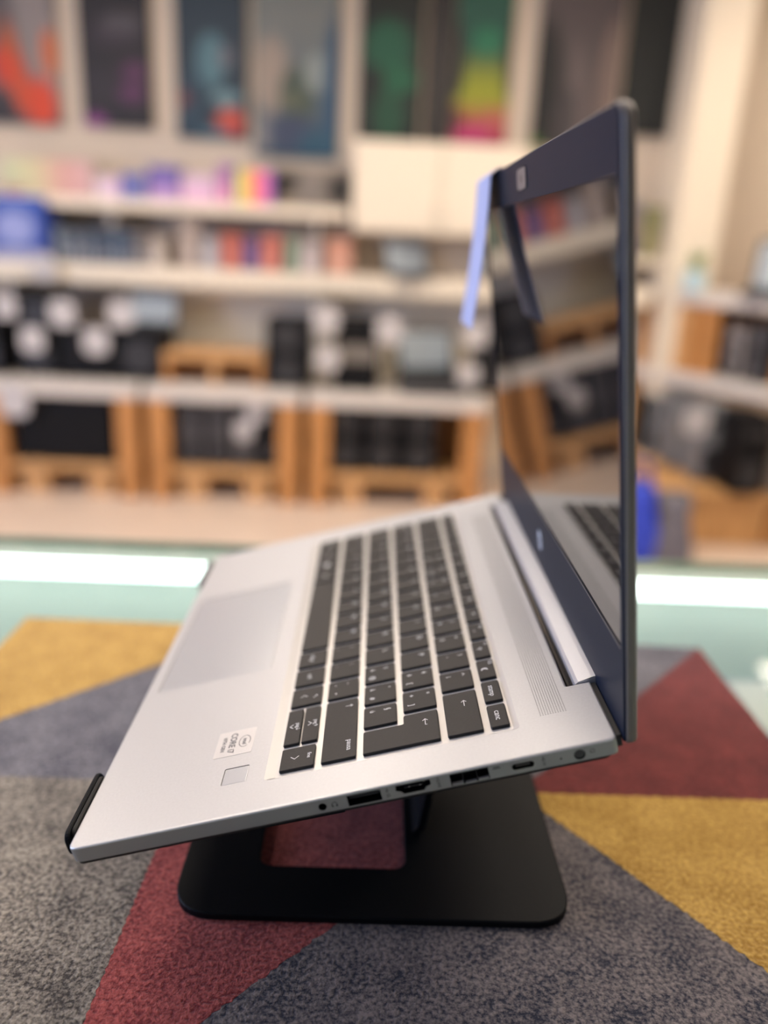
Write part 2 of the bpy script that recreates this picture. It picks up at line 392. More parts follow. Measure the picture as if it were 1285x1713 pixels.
box('contact_tongue', 138.5 * MM, 146 * MM, .7 * MM, 5 * MM, -3.6 * MM, -3.0 * MM, M['gasket'], hd)
box('contact_tongue', 183 * MM, 188.8 * MM, .5 * MM, 5 * MM, -3.95 * MM, -3.45 * MM, M['pcgrey'], uc)
bm = bmesh.new(); cyl(bm, (208.2 * MM, .0025, -3.9 * MM), .0019, .004, 'y'); obj('socket_core', bm, M['pcgrey'], pw)
for x in (140.6, 145.): box('port_pin', (x - .22) * MM, (x + .22) * MM, .5 * MM, .8 * MM, -3.5 * MM, -3.1 * MM, M['pin'], hd)
for x0, x1, zz in ((157.4, 162.0, -6.3), (162.6, 167.2, -6.75), (167.8, 172.1, -6.3)):
    box('port_latch', x0 * MM, x1 * MM, -.15 * MM, 1.2 * MM, (zz) * MM, (zz + .7) * MM, M['side'], rj)
for i, x in enumerate((161.8, 167.4)): box('port_rib', x * MM, (x + .35) * MM, .4 * MM, 2 * MM, -5.6 * MM, -1.5 * MM, M['gasket'], rj)
# bright rims
def rim(loop, w=.3, m='pin', parent=None):
    bm = bmesh.new(); L = loop + [loop[0]]
    T = Matrix(((1, 0, 0, 0), (0, 0, -1, 0), (0, 1, 0, 0), (0, 0, 0, 1)))
    stroke(bm, [(a * MM, b * MM) for a, b in L], w * MM, T, .00004); return obj('port_rim', bm, M[m], parent)
rim(JK, .28, 'side', lap); rim(PW, .3, 'side', lap); rim(UC, .22, 'pin', uc)
bm = bmesh.new(); T = Matrix(((1, 0, 0, 0), (0, 0, -1, 0), (0, 1, 0, 0), (0, 0, 0, 1)))
stroke(bm, [(115.8 * MM, -6.4 * MM), (129 * MM, -6.4 * MM)], .25 * MM, T); stroke(bm, [(138.2 * MM, -5.75 * MM), (146.2 * MM, -5.75 * MM)], .2 * MM, T)
obj('port_lip', bm, M['pin'], lap)
# printed markings beside the ports: text reads from the side (rows run along -w)
def sidemark(name, s, u, w_, size, rot=0):
    T2 = Matrix.Translation((u * MM, -.00005, w_ * MM)) @ Matrix.Rotation(math.pi / 2, 4, 'X') @ Matrix.Rotation(math.radians(rot), 4, 'Z')
    bm = bmesh.new(); merge_mesh(bm, textmesh(s, size * MM), T2); return obj(name, bm, M['mark'], lap)
sidemark('port_marking', 'HDMI', 152.2, -3.6, 1.9, -90)
sidemark('port_marking', 'SS', 131.8, -4.9, 2.0, -90)
sidemark('port_marking', '10', 194.0, -4.8, 1.7, -90)
def iconT(u, w_): return Matrix.Translation((u * MM, 0, w_ * MM)) @ Matrix.Rotation(math.pi / 2, 4, 'X')
bm = bmesh.new()
stroke(bm, [(a * MM, b * MM) for a, b in arc(0, 0, 1.0, -60, 240, 14)], .28 * MM, iconT(110.2, -3.9), .00005)   # headset
for s in (-1, 1): stroke(bm, [(s * 1.0 * MM, -.2 * MM), (s * .9 * MM, -1.0 * MM)], .55 * MM, iconT(110.2, -3.9), .00005)
for u, w_ in ((131.8, -2.4), (194, -2.6)):      # trident mark
    Tq = iconT(u, w_) @ Matrix.Rotation(-math.pi / 2, 4, 'Z')
    stroke(bm, [(-1.1 * MM, 0), (1.2 * MM, 0)], .25 * MM, Tq, .00005); stroke(bm, [(-.5 * MM, 0), (.0, .55 * MM), (.6 * MM, .55 * MM)], .2 * MM, Tq, .00005); stroke(bm, [(-.2 * MM, 0), (.3 * MM, -.5 * MM), (.8 * MM, -.5 * MM)], .2 * MM, Tq, .00005)
for k, (a, b) in enumerate(((-1.2, -.3), (-.4, -.3), (.4, -.3), (1.2, -.3), (-.8, .4), (0, .4), (.8, .4))):       # network mark
    stroke(bm, [((a - .25) * MM, b * MM), ((a + .25) * MM, b * MM)], .42 * MM, iconT(175.6, -2.3), .00005)
stroke(bm, [(-.8 * MM, -.6 * MM), (.8 * MM, -.6 * MM)], .25 * MM, iconT(213.2, -3.4), .00005)
stroke(bm, [(a * MM, b * MM) for a, b in arc(0, .1, .9, 0, 330, 10, .7)], .25 * MM, iconT(213.2, -3.4), .00005)
o = obj('port_icons', bm, M['mark'], lap)
# bottom cover, wedge shaped
bm = bmesh.new()
def wdg(ins, rad, f):
    P = rrect(ins, 222 - ins, ins, W_ - ins, rad, 5)
    Q = []
    for i_ in range(len(P)):          # fixed number of extra points along the long straights
        a, b = Vector(P[i_]), Vector(P[(i_ + 1) % len(P)]); n_ = 12 if (i_ + 1) % 6 == 0 else 1
        Q += [tuple(a + (b - a) * k_ / n_) for k_ in range(n_)]
    return [(a * MM, b * MM, f(a) * MM) for a, b in Q]
def belly(a): return -9.4 - 6.8 * min(1, max(0, a - 5) / 60) * min(1, max(0, (222 - a)) / 45)
loft(bm, [wdg(.5, 4, lambda a: -7.3), wdg(.7, 4, lambda a: -8.5), wdg(8, 4, lambda a: -8.9), wdg(24, 4, belly)], True, True)
o = obj('bottom_cover', bm, M['black'], lap)
for u_ in (85, 150): box('foot_strip', (u_ - 4) * MM, (u_ + 4) * MM, .100, .224, -16.65 * MM, -16.1 * MM, M['rubber'], lap)
# keyboard tray: sloped walls and floor with holes not needed
bm = bmesh.new()
def wellring(k):
    a0, a1, b0, b1, w_, r = ((79.6, 188.8, 19.0, 306, 0, 2.2), (80.1, 188.5, 19.4, 305.6, -.10, 2.0), (83.9, 186.1, 20.6, 304.4, -1.0, 1.4))[k]
    return [(a * MM, b * MM, w_ * MM) for a, b in roundpoly([(a0, b0), (a1, b0), (a1, b1), (a0, b1)], r, 4)]
loft(bm, [wellring(0), wellring(1), wellring(2)], False, True)
o = obj('keyboard_tray', bm, M['well'], lap, smooth=False)
# touchpad and fingerprint reader, each in a recess
def recess(P, name, dep, gap, m):
    bm = bmesh.new(); Q = offset(P, gap)
    loft(bm, [at(P, 0), at(P, -dep - .3), ], False, True); o = obj(name + '_recess', bm, M['side'], lap)
    bm = bmesh.new(); loft(bm, [at(Q, -dep - .25), at(Q, -dep + .0 - .08), at(P, -dep, gap + .15)], False, True)
    return obj(name, bm, m, lap)
recess(PAD, 'touchpad', .12, .35, M['padm']); recess(FP, 'fingerprint_reader', .12, .3, M['padm'])
# ---- keys
KV0, KU0, PU, VV, GAP = 22.97, 85.63, 18.29, 19.0, 3.0
TOPW = .38; BOTW = -.93
def key(name, P):
    bm = bmesh.new(); Pr = roundpoly(P, .9, 3)
    V = loft(bm, [at(Pr, BOTW, .1), at(Pr, TOPW - .7, -.0), at(Pr, TOPW - .12, .25), at(Pr, TOPW, .55)], False, True, mi=1)
    bm.faces.ensure_lookup_table(); bm.faces[-1].material_index = 0
    n = len(Pr)
    bm.normal_update()
    for f in bm.faces:
        if f.normal.z > .5 or (f.normal.z < -.5 and False): f.material_index = 0
    return obj(name, bm, [M['key'], M['keyside']], lap)
def span(a, b): return KV0 + a * VV, KV0 + b * VV - GAP
def T_at(u, v): return Matrix.Translation((u * MM, v * MM, (TOPW + .02) * MM)) @ TROT
def legend(k, items, u0, u1, v0, v1):
    """items: (string, fx, fy, size) fx 0..1 left->right as typed, fy 0..1 bottom->top"""
    if not items: return
    bm = bmesh.new()
    for it in items:
        s, fx, fy, sz = it[:4]
        u = u0 + fy * (u1 - u0); v = v1 - fx * (v1 - v0); T0 = T_at(u, v)
        a = sz * MM
        if s == '<-': stroke(bm, [(a, 0), (-a, 0)], .32 * MM, T0); stroke(bm, [(-.45 * a, .5 * a), (-a, 0), (-.45 * a, -.5 * a)], .32 * MM, T0)
        elif s == 'ent': stroke(bm, [(a, .35 * a), (a, 0), (-a, 0)], .32 * MM, T0); stroke(bm, [(-.45 * a, .5 * a), (-a, 0), (-.45 * a, -.5 * a)], .32 * MM, T0)
        elif s == 'sh': stroke(bm, [(0, -a), (0, a)], .32 * MM, T0); stroke(bm, [(-.5 * a, .45 * a), (0, a), (.5 * a, .45 * a)], .32 * MM, T0)
        elif s in ('>', '<', '^', 'v'):
            R_ = Matrix.Rotation({'>': 0, '<': math.pi, '^': math.pi / 2, 'v': -math.pi / 2}[s], 4, 'Z')
            stroke(bm, [(-.35 * a, .8 * a), (.45 * a, 0), (-.35 * a, -.8 * a)], .34 * MM, T0 @ R_)
        elif s == 'home': stroke(bm, [(.8 * a, -.8 * a), (-.6 * a, .6 * a), ], .3 * MM, T0); stroke(bm, [(-.6 * a, -.1 * a), (-.6 * a, .6 * a), (.1 * a, .6 * a)], .3 * MM, T0)
        elif s == 'moon':
            pts = arc(0, 0, a, 60, 300, 14) + arc(a * .55, 0, a * .9, 250, 110, 14)
            V = [bm.verts.new(T0 @ Vector((x, y, .00003))) for x, y in pts]; bm.faces.new(V)
        elif s == 'wifi':
            for rr_ in (.5, 1.0): stroke(bm, arc(0, -.3 * a, rr_ * a, 30, 150, 8), .28 * MM, T0)
            stroke(bm, [(0, -.8 * a), (0, .1 * a)], .3 * MM, T0)
        elif s == 'win':
            for dx in (-1, 1):
                for dy in (-1, 1): stroke(bm, [(dx * .5 * a - .4 * a, dy * .5 * a), (dx * .5 * a + .4 * a, dy * .5 * a)], .8 * a, T0)
        else: merge_mesh(bm, textmesh(s, a, False), T0)
    return obj('key_legend', bm, M['legend'], k)
def K(row, a, b, items, P=None, u0=None, u1=None, name='key'):
    v0, v1 = span(a, b)
    if u0 is None:
        u0 = KU0 + row * PU; u1 = u0 + (PU - GAP if row < 5 else 8.1)
    k = key(name, P or [(u0, v0), (u1, v0), (u1, v1), (u0, v1)])
    legend(k, items, u0, u1, v0, v1); return k
def L2(lo, hi, alt=None, sz=3.6):
    r = [(lo, .26, .27, 1.3 if lo in '<>^' else sz), (hi, .26, .74, 1.3 if hi in '<>^' else sz)]
    if alt: r.append((alt, .74, .27, sz))
    return r
BK, SH, AR, EN, E3, TT = 1.87, 2.62, .98, 1.02, 1.36, 14.72
# row 0
u0 = KU0; u1 = KU0 + PU - GAP
K(0, 0, AR, [('>', .5, .42, 2.2), ('fine', .5, .84, 2.6)])
um = (u0 + u1) / 2
K(0, AR, SH, [('v', .5, .38, 1.9), ('pag↓', .52, .76, 2.7)], u0=u0 - .2, u1=um - .35)
K(0, AR, SH, [('^', .5, .42, 1.9), ('pag↑', .52, .80, 2.7)], u0=um + .35, u1=u1 + .2)
K(0, SH, SH + 1, [('<', .5, .42, 2.0), ('home', .6, .80, 1.3)])
K(0, SH + 1, SH + 2, [('ctrl', .5, .5, 3.4)]); K(0, SH + 2, SH + 3, [('alt gr', .5, .5, 3.2)])
K(0, SH + 3, 10.62, [], name='space_bar')
K(0, 10.62, 11.62, [('alt', .5, .5, 3.4)]); K(0, 11.62, 12.62, [('win', .5, .5, 2.0)]); K(0, 12.62, 13.62, [('fn', .5, .5, 3.4)]); K(0, 13.62, TT, [('ctrl', .5, .5, 3.4)])
# row 1
K(1, 0, SH, [('sh', .13, .74, 1.6), ('pausa', .80, .80, 3.5)])
a = SH
for it in (L2('-', '_', '•'), L2('.', ':'), L2(',', ';'), *[[(c, .3, .7, 4.0)] for c in 'MNBVCXZ'], L2('<', '>')):
    K(1, a, a + 1, it); a += 1
K(1, a, TT, [('sh', .85, .76, 1.6)])
# row 2 / row 3 with the L-shaped enter key
ua0 = KU0 + 2 * PU; ua1 = ua0 + PU - GAP; ub0 = KU0 + 3 * PU; ub1 = ub0 + PU - GAP
va, vb = span(0, EN); _, vc = span(0, E3)
ke = key('enter_key', [(ua0, va), (ub1, va), (ub1, vc), (ub0 - .2, vc), (ub0 - .2, vb), (ua0, vb)])
legend(ke, [('ent', .36, .62, 2.2)], ub0, ub1, va, vc)
a = EN
for it in (L2('ù', '§'), L2('à', '°', '#'), L2('ò', 'ç', '@'), *[[(c, .3, .7, 4.0)] for c in 'LKJHGFDSA']):
    K(2, a, a + 1, it); a += 1
K(2, a, TT, [('sh', .8, .74, 1.5)])
a = E3
for it in (L2('+', '*', ']'), L2('è', 'é', '['), *[[(c, .3, .7, 4.0)] for c in 'POIUYTREWQ']):
    K(3, a, a + 1, it); a += 1
K(3, a, TT, [('tab', .5, .7, 3.2)])
K(4, 0, BK, [('<-', .30, .60, 2.2)])
a = BK
for it in (L2('ì', '^'), L2("'", '?'), L2('0', '='), L2('9', ')'), L2('8', '('), L2('7', '/'), L2('6', '&'), L2('5', '%', '€'), L2('4', '$'), L2('3', '£'), L2('2', '"'), L2('1', '!')):
    K(4, a, a + 1, it); a += 1
K(4, a, TT, L2('\\', '|'))
fe = [0]
for i in range(15): fe.append(fe[-1] + (1.045 if i < 6 else (TT - 6 * 1.045) / 9))
FL = [[('canc', .5, .5, 3.9)], [('stamp', .5, .5, 3.6)], [('moon', .55, .40, 1.6), ('f12', .2, .80, 2.4)], [('wifi', .5, .4, 1.7), ('f11', .25, .82, 2.2)], [('•', .5, .35, 3), ('f10', .3, .8, 2.2)]] + [[('f%d' % k, .5, .6, 2.6)] for k in range(9, 0, -1)] + [[('esc', .5, .5, 3.2)]]
for i in range(15): K(5, fe[i], fe[i + 1], FL[i])
# speaker perforations
bm = bmesh.new(); nrow = 240
for r in range(nrow):
    for c in range(11):
        cx, cy = (198.3 + c * 1.06) * MM, (25.0 + r * 1.08) * MM; rad = .27 * MM
        V = [bm.verts.new((cx + rad * math.cos(k * math.pi / 3), cy + rad * math.sin(k * math.pi / 3), .00003)) for k in range(6)]; bm.faces.new(V)
o = obj('speaker_grille', bm, M['black'], lap); o['kind'] = 'stuff'; o['label'] = 'rows of tiny dark speaker holes'
# sticker
stk = prism('sticker', mmv(roundpoly([(52.8, 43.0), (70.5, 43.0), (70.5, 62.8), (52.8, 62.8)], .4, 2)), 0, .00012, M['sticker'], lap)
stk['label'] = 'square silver processor sticker'
bm = bmesh.new()
def stT(u, v): return Matrix.Translation((u * MM, v * MM, .00015)) @ TROT
merge_mesh(bm, textmesh('CORE i7', 4.3 * MM, True), stT(60.3, 52.9)); merge_mesh(bm, textmesh('10TH GEN', 2.5 * MM, True), stT(56.2, 52.9)); merge_mesh(bm, textmesh('intel', 2.7 * MM, True), stT(66.2, 52.6))
stroke(bm, [(a * MM, b * MM) for a, b in arc(0, 0, 4.4, 60, 395, 30, 2.6)], .35 * MM, stT(66.2, 52.8), 0)
obj('sticker_print', bm, M['ink'], stk)
bm = bmesh.new()
for k in range(22):
    u = 53.4 + k * .78
    stroke(bm, [(-9.5 * MM, 0), (9.5 * MM, 0)], .14 * MM, stT(u, 52.9), -.00002)
obj('sticker_lines', bm, mat('sticker_line', (.5, .48, .48), .4, .4), stk)
# hinge bar and lid
LA = math.radians(82.4); HU, HW = 225.84, -2.56
def barprof(u, w_): return (u, w_)
prof = [(216.3, -3.6), (216.5, -2.0), (217.2, -.6), (218.6, .35), (224.5, 1.4), (227.2, 1.7), (228.8, .4), (228.6, -4), (222, -9), (217, -7)]
bm = bmesh.new(); loft(bm, [[(a * MM, (NT0 + .7) * MM, b * MM) for a, b in prof], [(a * MM, (NT1 - .7) * MM, b * MM) for a, b in prof]])
o = obj('hinge_cover', bm, M['hinge'], lap); o['label'] = 'long pale silver hinge cover'
bm = bmesh.new(); cyl(bm, (214.7 * MM, (NT0 + NT1) / 2 * MM, -2.6 * MM), 1.3 * MM, (NT1 - NT0 - 1) * MM, 'y', 16); obj('hinge_rod', bm, mat('rod', (.10, .085, .07), .4, .5), lap, smooth=True)
for v0, v1 in ((3.2, NT0 - .2), (NT1 + .2, W_ - 3.2)): box('hinge_gap_shade', 223.55 * MM, 225.6 * MM, v0 * MM, v1 * MM, -6.0 * MM, -1.0 * MM, M['gasket'], lap)  # black blocks put shade into the gap between deck and lid
lid = None
def LP(s, v, d=0):   # lid coordinates: s up the lid, v across, d out of the screen face (towards the keys)
    u = HU + s * math.cos(LA) - d * math.sin(LA); w_ = HW + s * math.sin(LA) + d * math.cos(LA)
    return (u * MM, v * MM, w_ * MM)
LIDO = roundpoly([(-1.5, 0), (225.5, 0), (225.5, W_), (-1.5, W_)], [2.5, 8, 8, 2.5], 7)
def lr(P, d, ins=0): return [LP(a, b, d) for a, b in (offset(P, ins) if ins else P)]
SCR = [(38.5, 4.2), (204.2, 4.2), (204.2, 319.8), (38.5, 319.8)]
CAMR = roundpoly([(209.3, 158.5), (220.6, 158.5), (220.6, 192.5), (209.3, 192.5)], 4, 5)
bm = filled([offset(LIDO, 1.0), SCR, CAMR], lambda a, b: LP(a, b, 0))
loft(bm, [lr(LIDO, 0, 1.0), lr(LIDO, -.25, .75), lr(LIDO, -1.0, .7)], False, False)
loft(bm, [lr(SCR, 0), lr(SCR, -.55)], False, False); loft(bm, [lr(CAMR, 0), lr(CAMR, -.5)], False, False)
bmesh.ops.remove_doubles(bm, verts=bm.verts, dist=1e-6)
o = obj('screen_bezel', bm, M['bezel'], lap); o['label'] = 'dark navy bezel around the screen'
bm = bmesh.new(); loft(bm, [lr(LIDO, -.9, .5), lr(LIDO, -1.3, .05), lr(LIDO, -3.2, 0), lr(LIDO, -4.6, .5), lr(LIDO, -5.4, 1.8), lr(LIDO, -5.7, 3.5)])
o = obj('lid_shell', bm, M['lidshell'], lap); o['label'] = 'grey metal back shell of the lid'
for p in o.data.polygons: p.use_smooth = False
bm = bmesh.new(); loft(bm, [lr([(38.4, 4.1), (204.3, 4.1), (204.3, 319.9), (38.4, 319.9)], -.5), lr([(38.4, 4.1), (204.3, 4.1), (204.3, 319.9), (38.4, 319.9)], -.85)])
o = obj('screen', bm, M['screen'], lap); o['label'] = 'switched-off glossy screen mirroring the shop'
bm = bmesh.new(); SL = [(37.9, 4.2), (38.5, 4.2), (38.5, 319.8), (37.9, 319.8)]; loft(bm, [lr(SL, -.05), lr(SL, .08)]); o = obj('screen_trim', bm, M['lidshell'], lap)
bm = bmesh.new(); loft(bm, [lr(CAMR, -.45, .0), lr(CAMR, -.48, .2)], False, True); o = obj('webcam_cover', bm, M['bezel'], lap)
sl = roundpoly([(209.9, 166.0), (220.0, 166.0), (220.0, 191.5), (209.9, 191.5)], 3.5, 5)
bm = bmesh.new(); loft(bm, [lr(sl, -.45), lr(sl, .15), lr(sl, .25, .4)], False, True); s1 = obj('shutter_slide', bm, mat('shutter', (.17, .135, .125), .45), o)
bm = bmesh.new(); ln = arc(215, 178.5, 1.9, 0, 345, 23); loft(bm, [lr(ln, .2), lr(ln, .33)], False, True); obj('webcam_lens', bm, M['port'], o)
# logo on lower bezel: pale letters
bm = bmesh.new()
Lc = Vector(LP(21.5, 168, .05)); ex = Vector((0, -1, 0)); ey = (Vector(LP(1, 0)) - Vector(LP(0, 0))).normalized(); ez = ex.cross(ey)
TL = Matrix(((ex.x, ey.x, ez.x, Lc.x), (ex.y, ey.y, ez.y, Lc.y), (ex.z, ey.z, ez.z, Lc.z), (0, 0, 0, 1)))
V_ = [bm.verts.new(TL @ Vector((a, b, .00002))) for a, b in arc(0, 0, .0058, 0, 350, 35)]; bm.faces.new(V_)
o = obj('bezel_emblem', bm, mat('logo_silver', (.50, .54, .62), .4, .2), lap); o['label'] = 'small round pale emblem'
bm = bmesh.new(); sk = Matrix.Identity(4); sk[0][1] = .28
merge_mesh(bm, textmesh('hp', 8.6 * MM, False), TL @ Matrix.Translation((0, .0004, .00006)) @ sk); obj('emblem_letters', bm, M['bezel'], o)
# pale blue paper strip folded over the top left corner of the lid
TM = Matrix.Translation((0, 0, .072)) @ Matrix.Rotation(-TILT, 4, 'Y')
def sheet(pts, v0, v1, th, org):
    """ribbon following (x,z) local points, given thickness; returns bmesh relative to org"""
    bm = bmesh.new(); A = []
    for i, p in enumerate(pts):
        a = Vector(pts[max(0, i - 1)]); b = Vector(pts[min(len(pts) - 1, i + 1)]); d = (b - a).normalized(); n = Vector((-d.y, d.x)) * th / 2
        A.append((Vector(p) + n, Vector(p) - n))
    loop = [a for a, b in A] + [b for a, b in reversed(A)]
    f = lambda q, v: TM @ Vector((q.x * MM, v * MM, q.y * MM)) - org
    loft(bm, [[f(q, v0) for q in loop], [f(q, v1) for q in loop]])
    return bm
def LQ(s, d): p = LP(s, 0, d); return (p[0] / MM, p[2] / MM)
org = TM @ Vector(LP(226, 305, 0))
st = empty('paper_strip', org); tag(st, 'narrow pale blue paper strip hanging off the top far corner of the laptop lid', 'paper')
tp = LQ(226.3, .3); bt = (221.5, 132.5)
front = [tp, (250.5, 219.5), (246.5, 205), (240.5, 185), (232, 160), bt]
obj('hanging_strip', sheet(front, 256, 323, .45, org), M['strip'], st)
obj('folded_end', sheet([tp, LQ(226.5, -5.9), LQ(223, -6.2), LQ(205, -6.3)], 256, 323, .45, org), M['strip'], st)

# ================================================================ RISER STAND
sd = empty('laptop_stand', (.13, .162, 0)); tag(sd, 'black metal riser with a cut-out base plate holding up the laptop', 'laptop stand')
PX0, PX1, PY0, PY1 = 29, 223, 38, 286
PO = roundpoly([(PX0 - 130, PY0 - 162), (PX1 - 130, PY0 - 162), (PX1 - 130, PY1 - 162), (PX0 - 130, PY1 - 162)], 22, 9)
HO = roundpoly([(67 - 130, 71 - 162), (142.5 - 130, 71 - 162), (142.5 - 130, 253 - 162), (67 - 130, 253 - 162)], 8, 6)
bm = filled([mmv(offset(PO, .6)), mmv(offset(HO, -.6))], lambda a, b: (a, b, .0045))
def pr(P, z, i=0): return [(a * MM, b * MM, z * MM) for a, b in (offset(P, i) if i else P)]
loft(bm, [pr(PO, 4.5, .6), pr(PO, 3.9), pr(PO, 1.0), pr(PO, .4, .4)], False, False); loft(bm, [pr(HO, 4.5, -.6), pr(HO, 3.9), pr(HO, .4)], False, False)
b2 = filled([mmv(offset(PO, .4)), mmv(HO)], lambda a, b: (a, b, .0004)); me = bpy.data.meshes.new('t'); b2.to_mesh(me); b2.free(); bm.from_mesh(me)
bmesh.ops.remove_doubles(bm, verts=bm.verts, dist=1e-6)
obj('base_plate', bm, M['stand'], sd)
for x, y in ((-85, -108), (80, -108), (-85, 108), (80, 108)):
    bm = bmesh.new(); cyl(bm, (x * MM, y * MM, .0002), .006, .0004, n=20); obj('rubber_foot', bm, M['rubber'], sd)
def sheetw(pts, v0, v1, th, org, M4=None):
    global TM
    old = TM; TM = M4 if M4 is not None else Matrix(); bm = sheet(pts, v0, v1, th, org); TM = old; return bm
so = Vector((.13, .162, 0))
neck = [(146, 2.4), (149, 3.5), (152, 8), (155, 30), (160, 70), (163, 92), (163.5, 97.5)]
obj('neck', sheetw(neck, 98, 226, 4, so), M['stand'], sd)
SW = -18.2
ridge = [(4, -11.4), (12, -12.0), (70, SW), (170, SW)]
obj('support_plate', sheetw([(40, -15.6), (70, SW), (170, SW)], 92, 232, 3, so, TM), M['stand'], sd)
for v0, v1 in ((7, 52), (272, 317)):
    obj('support_arm', sheetw([(12, -12.0), (40, -15.2), (70, SW), (110, SW - .2)], v0 + (8 if v0 < 99 else 0), v1 - (0 if v0 < 99 else 8), 3, so, TM), M['stand'], sd)
    obj('hook_bend', sheetw([(14, -12.1), (6, -11.2), (0, -9.8), (-2.3, -8.2), (-3.1, -6.2)], v0 + 1, v1 - 1, 2.2, so, TM), M['stand'], sd)
    def lip(P, u0, u1):
        bm = bmesh.new(); Q = offset(P, .5)
        rs = [[TM @ Vector((u * MM, a * MM, b * MM)) - so for a, b in L] for u, L in ((u0, Q), (u0 + .5, P), (u1 - .5, P), (u1, Q))]
        loft(bm, rs); return bm
    hk = obj('front_hook', lip(roundpoly([(v0, -8.6), (v1, -8.6), (v1, 1.6), (v0, 1.6)], [3, 3, 5, 5], 6), -4.2, -2.0), M['stand'], sd)
    obj('hook_pad', lip(roundpoly([(v0 + 3, -6.5), (v1 - 3, -6.5), (v1 - 3, .9), (v0 + 3, .9)], [2, 2, 4, 4], 6), -2.1, -.3), M['rubber'], hk)
bm = sheetw([(72, SW - .3), (108, SW - .3)], 40, 284, 2.6, so, TM); obj('cross_plate', bm, M['stand'], sd)

# ================================================================ BACKGROUND
def print_panel(name, x0, x1, z0, z1, y, fn, parent, nx=18, nz=36, m='poster', org=(0, 0, 0)):
    """flat printed sheet facing the counter (-y); fn(u,v)->rgb, u left..right, v bottom..top"""
    bm = bmesh.new(); G = [[bm.verts.new((x0 + (x1 - x0) * i / nx, y, z0 + (z1 - z0) * j / nz)) for i in range(nx + 1)] for j in range(nz + 1)]
    for j in range(nz):
        for i in range(nx): bm.faces.new((G[j][i], G[j][i + 1], G[j + 1][i + 1], G[j + 1][i]))
    me = bpy.data.meshes.new(name); bm.to_mesh(me); bm.free()
    at_ = me.color_attributes.new('print', 'FLOAT_COLOR', 'POINT')
    for j in range(nz + 1):
        for i in range(nx + 1):
            at_.data[j * (nx + 1) + i].color = (*fn(i / nx, j / nz), 1)
    return link(name, me, M[m], parent)
def lin(c): return tuple((x / 255) ** 2.2 for x in c)
def mix(a, b, t): t = max(0, min(1, t)); return tuple(p + (q - p) * t for p, q in zip(a, b))
def blob(u, v, cu, cv, ru, rv, ang=0):
    du, dv = u - cu, (v - cv); c, s = math.cos(ang), math.sin(ang); a, b = du * c + dv * s, -du * s + dv * c
    d = (a / ru) ** 2 + (b / rv) ** 2; return max(0, min(1, 1.5 * (1.2 - d)))
def scene_print(bg, blobs):
    def fn(u, v):
        c = bg(u, v) if callable(bg) else lin(bg)
        for (col, *p) in blobs: c = mix(c, lin(col), blob(u, v, *p))
        return tuple(.62 * x for x in c)
    return fn
POY = YW - .03
def poster(x0, x1, zb, fn, lab):
    h = 0.92; cx = (x0 + x1) / 2
    t = empty('poster', (cx, POY, zb)); tag(t, lab, 'poster')
    box('backing', x0 - cx, x1 - cx, .003, .012, 0, h, M['frame'], t); print_panel('printed_sheet', x0 - cx, x1 - cx, 0, h, 0.0025, fn, t)
    box('hanging_rail', x0 - cx - .01, x1 - cx + .01, -.006, .02, h, h + .02, M['frame'], t)
k = 4.52 / 4.37   # wall plane scale from y=4.1 readings
def XW(x): return .115 + (x - .115) * k
def ZW(z): return .309 + (z - .309) * k
poster(XW(-1.80), XW(-1.42), ZW(.78), scene_print((95, 88, 90), [((150, 140, 138), .75, .5, .25, .5, .5), ((45, 38, 44), .15, .05, .35, .12), ((190, 95, 50), .45, .28, .12, .25, .45), ((215, 110, 60), .9, .35, .12, .12), ((225, 70, 25), .75, .10, .22, .14), ((214, 78, 30), .5, .2, .12, .17, .55), ((220, 60, 20), .3, .28, .10, .12, .5)]), 'grey poster with an orange-red swoosh, leftmost in the hanging row')
poster(XW(-1.32), XW(-.98), ZW(.785), scene_print((26, 20, 30), [((55, 45, 58), .5, .45, .35, .06), ((90, 45, 85), .75, .27, .2, .05), ((92, 45, 88), .7, .17, .22, .05), ((150, 70, 145), .17, .02, .17, .04), ((40, 34, 44), .3, .2, .25, .08), ((80, 75, 82), .6, .5, .3, .05)]), 'near-black poster with dim magenta spots')
poster(XW(-.87), XW(-.53), ZW(.755), scene_print((18, 48, 66), [((85, 125, 138), .5, .38, .22, .14), ((110, 110, 120), .7, .40, .1, .06), ((30, 62, 82), .2, .15, .2, .2), ((200, 90, 75), .75, .09, .22, .07), ((115, 150, 160), .7, .2, .22, .04), ((205, 60, 45), .8, .06, .12, .05), ((120, 45, 45), .1, .19, .08, .04), ((80, 130, 150), .55, .02, .25, .02)]), 'dark teal poster with a pale plume and a red-orange spot near its foot')
poster(XW(-.50), XW(-.09), ZW(.69), scene_print(lambda u, v: mix(lin((50, 78, 100)), lin((125, 130, 128)), v * 1.5), [((165, 150, 138), .2, .40, .22, .2), ((70, 85, 75), .5, .3, .22, .16), ((150, 160, 158), .75, .42, .18, .1), ((100, 105, 85), .45, .28, .12, .05), ((30, 78, 112), .93, .32, .12, .4), ((135, 135, 138), .08, .1, .14, .1), ((60, 72, 100), .45, .12, .3, .1), ((38, 85, 110), .75, .05, .25, .1)]), 'long blue-grey and beige painted poster hanging lower than its neighbours')
poster(XW(0.0), XW(.30), ZW(.785), scene_print((8, 26, 24), [((22, 92, 68), .45, .45, .4, .14), ((24, 100, 70), .6, .3, .35, .08), ((20, 78, 56), .5, .12, .28, .14), ((6, 20, 20), .3, .3, .12, .05)]), 'near-black poster with deep green foliage shapes')
